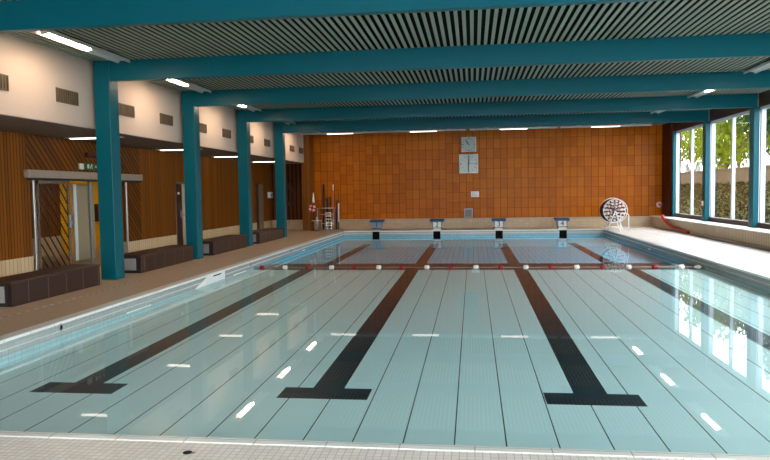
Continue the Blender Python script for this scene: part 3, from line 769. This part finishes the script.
pole('pole', 'dark pole just left of the rightmost white and red one', -6.19, 30.8, 0, 1.3, .1, .032, m_wine, ('sleeve', m_navy, .3, .9, .04))
e = empty('pole_rack', (-6.62, 30.4, 0), 'low steel rack holding the poles in the left corner', 'rack')
for dx in (-.36, .36):
    b = MB(); b.tube([(dx, 0, 0), (dx, 0, 1.0), (dx, .35, 1.0), (dx, .35, 0)], .016, 8); b.build('side_frame', m_steel, e)
for z, y in ((1.0, 0), (.72, 0), (1.0, .26), (.3, 0)):
    b = MB(); b.tube([(-.36, y, z), (.36, y, z)], .016, 8); b.build('cross_bar', m_steel, e)
e = empty('pool_ladder', (-6.5, 29.98, 0), 'small ladder with white treads leaning against the pole rack', 'ladder')
for dx in (-.07, .13):
    b = MB(); b.tube([(dx+.12, -.05, .02), (dx, .3, .95)], .016, 8); b.build('rail', m_chrome, e)
for k in range(6):
    t = .08+k*.15; x = .12*(1-t); y = -.05+.35*t; z = .02+.93*t
    b = MB(); b.box(x-.1, x+.16, y-.05, y+.03, z-.018, z+.018, .006, 1); b.build('tread', m_fabricwhite, e)
e = empty('lifebuoy_stand', (-7.1, 30.15, 0), 'upright stand with a white pole top beside the pole rack', 'stand')
b = MB(); b.tube([(0, 0, 0), (0, 0, 1.25)], .025, 8); b.tube([(-.2, 0, .02), (.2, 0, .02)], .02, 8); b.tube([(0, -.2, .02), (0, .2, .02)], .02, 8); b.build('post', m_dark, e)
b = MB(); b.tube([(0, 0, 1.25), (0, 0, 1.42), (0, 0, 1.72)], [.05, .045, .018], 10); b.build('pole_top', m_fabricwhite, e)
b = MB(); b.tube([(-.1, -.04, .45), (.34, -.04, .45)], .02, 8); b.tube([(.14, -.04, .3), (.14, -.04, .62)], .02, 8); b.build('bracket', m_fabricwhite, e)
e = empty('lifebuoy', (-7.14, 30.06, 1.02), 'red and white lifebuoy hanging on the stand in the left corner', 'lifebuoy')
b = MB(); b.ring((0, 0, 0), .115, .05, 'Y', 32, 10); b.build('ring', m_red, e)
for a in (0.6, 2.2, 3.7, 5.3):
    b = MB(); b.ring((0, 0, 0), .115, .054, 'Y', 10, 10, a-.5, a+.5, False); b.build('band', m_pink, e)

# ------------------------------------------------------------------ outside
b = MB(); b.box(WX+.4, 120, -30, 160, -.4, -.1); struct(b.build('ground', m_ground), 'soil strip and ground outside the windows', 'ground')
b = MB(); bm = b.bm
random.seed(3)
NX, NY = 26, 90; grid = []
for i in range(NX):
    row = []
    for j in range(NY):
        x = 9.2+i*.28; y = 5+j*.75; z = -.05+(1.85)*min(1, i/(NX-1)*1.05)**.85+random.uniform(-.04, .04)
        row.append(bm.verts.new((x+random.uniform(-.08, .08), y, z)))
    grid.append(row)
for i in range(NX-1):
    for j in range(NY-1): bm.faces.new([grid[i][j], grid[i+1][j], grid[i+1][j+1], grid[i][j+1]])
# ivy leaves scattered over the bank
for k in range(20000):
    i = random.uniform(0, NX-1.01); j = random.uniform(4, NY-1.01)
    p = grid[int(i)][int(j)].co; c = Vector((p.x+random.uniform(-.14, .14), p.y+random.uniform(-.37, .37), p.z+random.uniform(.02, .16)))
    q = Euler((random.uniform(-1, 1), random.uniform(-1.4, .2), random.uniform(0, 6))).to_matrix(); s = random.uniform(.04, .085)
    f = bm.faces.new([bm.verts.new(c+q @ Vector(v)*s) for v in ((-1, 0, 0), (0, -.8, 0), (1, 0, .2), (0, .8, 0))]); f.material_index = random.choice((1, 2, 2))
m_ivy2 = mat_leaf('ivy_leaf_brown', c255(32, 23, 8), c255(62, 47, 20)); m_ivy3 = mat_leaf('ivy_leaf_green', c255(22, 23, 7), c255(46, 42, 15))
tag(b.build('ivy_bank', [m_ivy, m_ivy2, m_ivy3]), 'brown green bank of ivy outside the windows', 'ivy', None, 'stuff')
b = MB(); b.box(16.3, 16.7, 8, 75, 0, 2.75); b.box(16.25, 16.75, 8, 75, 2.75, 2.85); struct(b.build('wall_garden', m_conc), 'brown grey retaining wall above the ivy bank outside', 'garden wall')
# pale house far behind
e = empty('house', (38, 100, 0), 'pale low house far behind the trees', 'house')
b = MB(); b.box(-7, 7, -14, 14, 0, 6.4); o = b.build('wall', plain('house_white', c255(236, 234, 230), .8), e)
b = MB(); b.prism([(-7.6, 6.4), (7.6, 6.4), (0, 8.4)], 'Y', -14.6, 14.6); b.build('roof', plain('house_roof', c255(150, 140, 136), .8), e)
for y in (-10, -5, 0, 5, 10):
    b = MB(); b.box(-7.05, -6.95, y-.8, y+.8, 3.2, 5.0); b.build('window', m_dark, e)

def tree(x, y, h, r, lab, leaf, seed, n=3400, base=2.0, lz=.5):
    rd = random.Random(seed)
    e = empty('garden_tree', (x, y, 0), lab, 'tree', 'trees outside the windows')
    b = MB(); t = [(0, 0, 0)]; k = 5
    for i in range(1, k+1): t.append((rd.uniform(-.2, .2)*i*.5, rd.uniform(-.2, .2)*i*.5, h*.75*i/k))
    b.tube(t, [.22*(1-.75*i/k) for i in range(k+1)], 8)
    cl = []
    for q in range(13):
        a = rd.uniform(0, 2*PI); zz = h*rd.uniform(lz, .97); rr = r*rd.uniform(.2, .85)*(1.15-abs(zz/h-.62)*1.2)
        c = Vector((math.cos(a)*rr, math.sin(a)*rr, zz)); cl.append((c, r*rd.uniform(.28, .5)))
        s = t[min(k, max(1, int(zz/h*k)))]; b.tube([Vector(s)*.85, (Vector(s)*.6+c*.4), c], [.06, .04, .015], 6)
    b.build('trunk', m_bark, e)
    b = MB(); bm = b.bm
    for i in range(n):
        c, R = rd.choice(cl)
        v = Vector((rd.gauss(0, 1), rd.gauss(0, 1), rd.gauss(0, .8))).normalized()*R*rd.random()**.4
        p = c+v; q = Euler((rd.uniform(0, 6), rd.uniform(0, 6), rd.uniform(0, 6))).to_matrix(); s = rd.uniform(.10, .22)
        bm.faces.new([bm.verts.new(p+q @ Vector(w)*s) for w in ((-1, 0, 0), (-.1, -.55, 0), (1, 0, .1), (-.1, .55, 0))])
    b.build('crown', leaf, e)
tree(19.0, 63, 9.2, 3.4, 'yellow green tree seen at the left of the far window bay', m_leafy, 1)
tree(25.5, 70, 11, 4.0, 'green tree behind the far window bay', m_leafg, 2)
tree(17.6, 51, 7.8, 2.9, 'bright yellow green tree filling the middle window bay', m_leafy, 3, 3000, lz=.42)
tree(24.0, 58, 9.5, 4.0, 'green tree standing behind the bright yellow green one', m_leafg, 4)
tree(18.6, 43.5, 9.5, 3.0, 'dark green tree seen at the right of the middle window bay', m_leafd, 5)
tree(25.0, 47, 11, 3.6, 'tall leafy tree toward the right edge of the view', m_leafy, 6)
tree(33.0, 80, 13, 5.0, 'far green tree between the yellow trees', m_leafg, 8)

# ------------------------------------------------------------------ light
w = bpy.data.worlds.new('World'); S.world = w; w.use_nodes = True
bg = w.node_tree.nodes['Background']; bg.inputs[0].default_value = (.90, .96, 1.0, 1); bg.inputs[1].default_value = 8.0
sl = bpy.data.lights.new('sun', 'SUN'); sl.energy = 3.0; sl.color = (1, .93, .8); sl.angle = .02
so = bpy.data.objects.new('sun', sl); COL.objects.link(so); so.rotation_euler = Euler((math.radians(28), math.radians(-46), 0))

# ------------------------------------------------------------------ camera (solved from the photograph)
f, p, y, r, h = 685.2574, .0561, .128, -.0156, 1.71
cy, sy = math.cos(y), math.sin(y)
fwd = Vector((-sy*math.cos(p), cy*math.cos(p), -math.sin(p))); right = Vector((cy, sy, 0)); up = right.cross(fwd)
r2 = right*math.cos(r)+up*math.sin(r); u2 = -right*math.sin(r)+up*math.cos(r)
cam = bpy.data.cameras.new('camera'); co = bpy.data.objects.new('camera', cam); COL.objects.link(co)
cam.sensor_fit = 'HORIZONTAL'; cam.sensor_width = 36; cam.lens = f/770*36; cam.clip_start = .05; cam.clip_end = 500
M = Matrix((r2, u2, -fwd)).transposed().to_4x4(); M.translation = Vector((0, 0, h)); co.matrix_world = M
S.camera = co
S.view_settings.view_transform = 'Standard'; S.view_settings.look = 'None'
S.view_settings.gamma = 1; S.view_settings.use_curve_mapping = False
S.view_settings.exposure = 0.3
S.cycles.max_bounces = 10; S.cycles.diffuse_bounces = 5; S.cycles.glossy_bounces = 4; S.cycles.transparent_max_bounces = 16
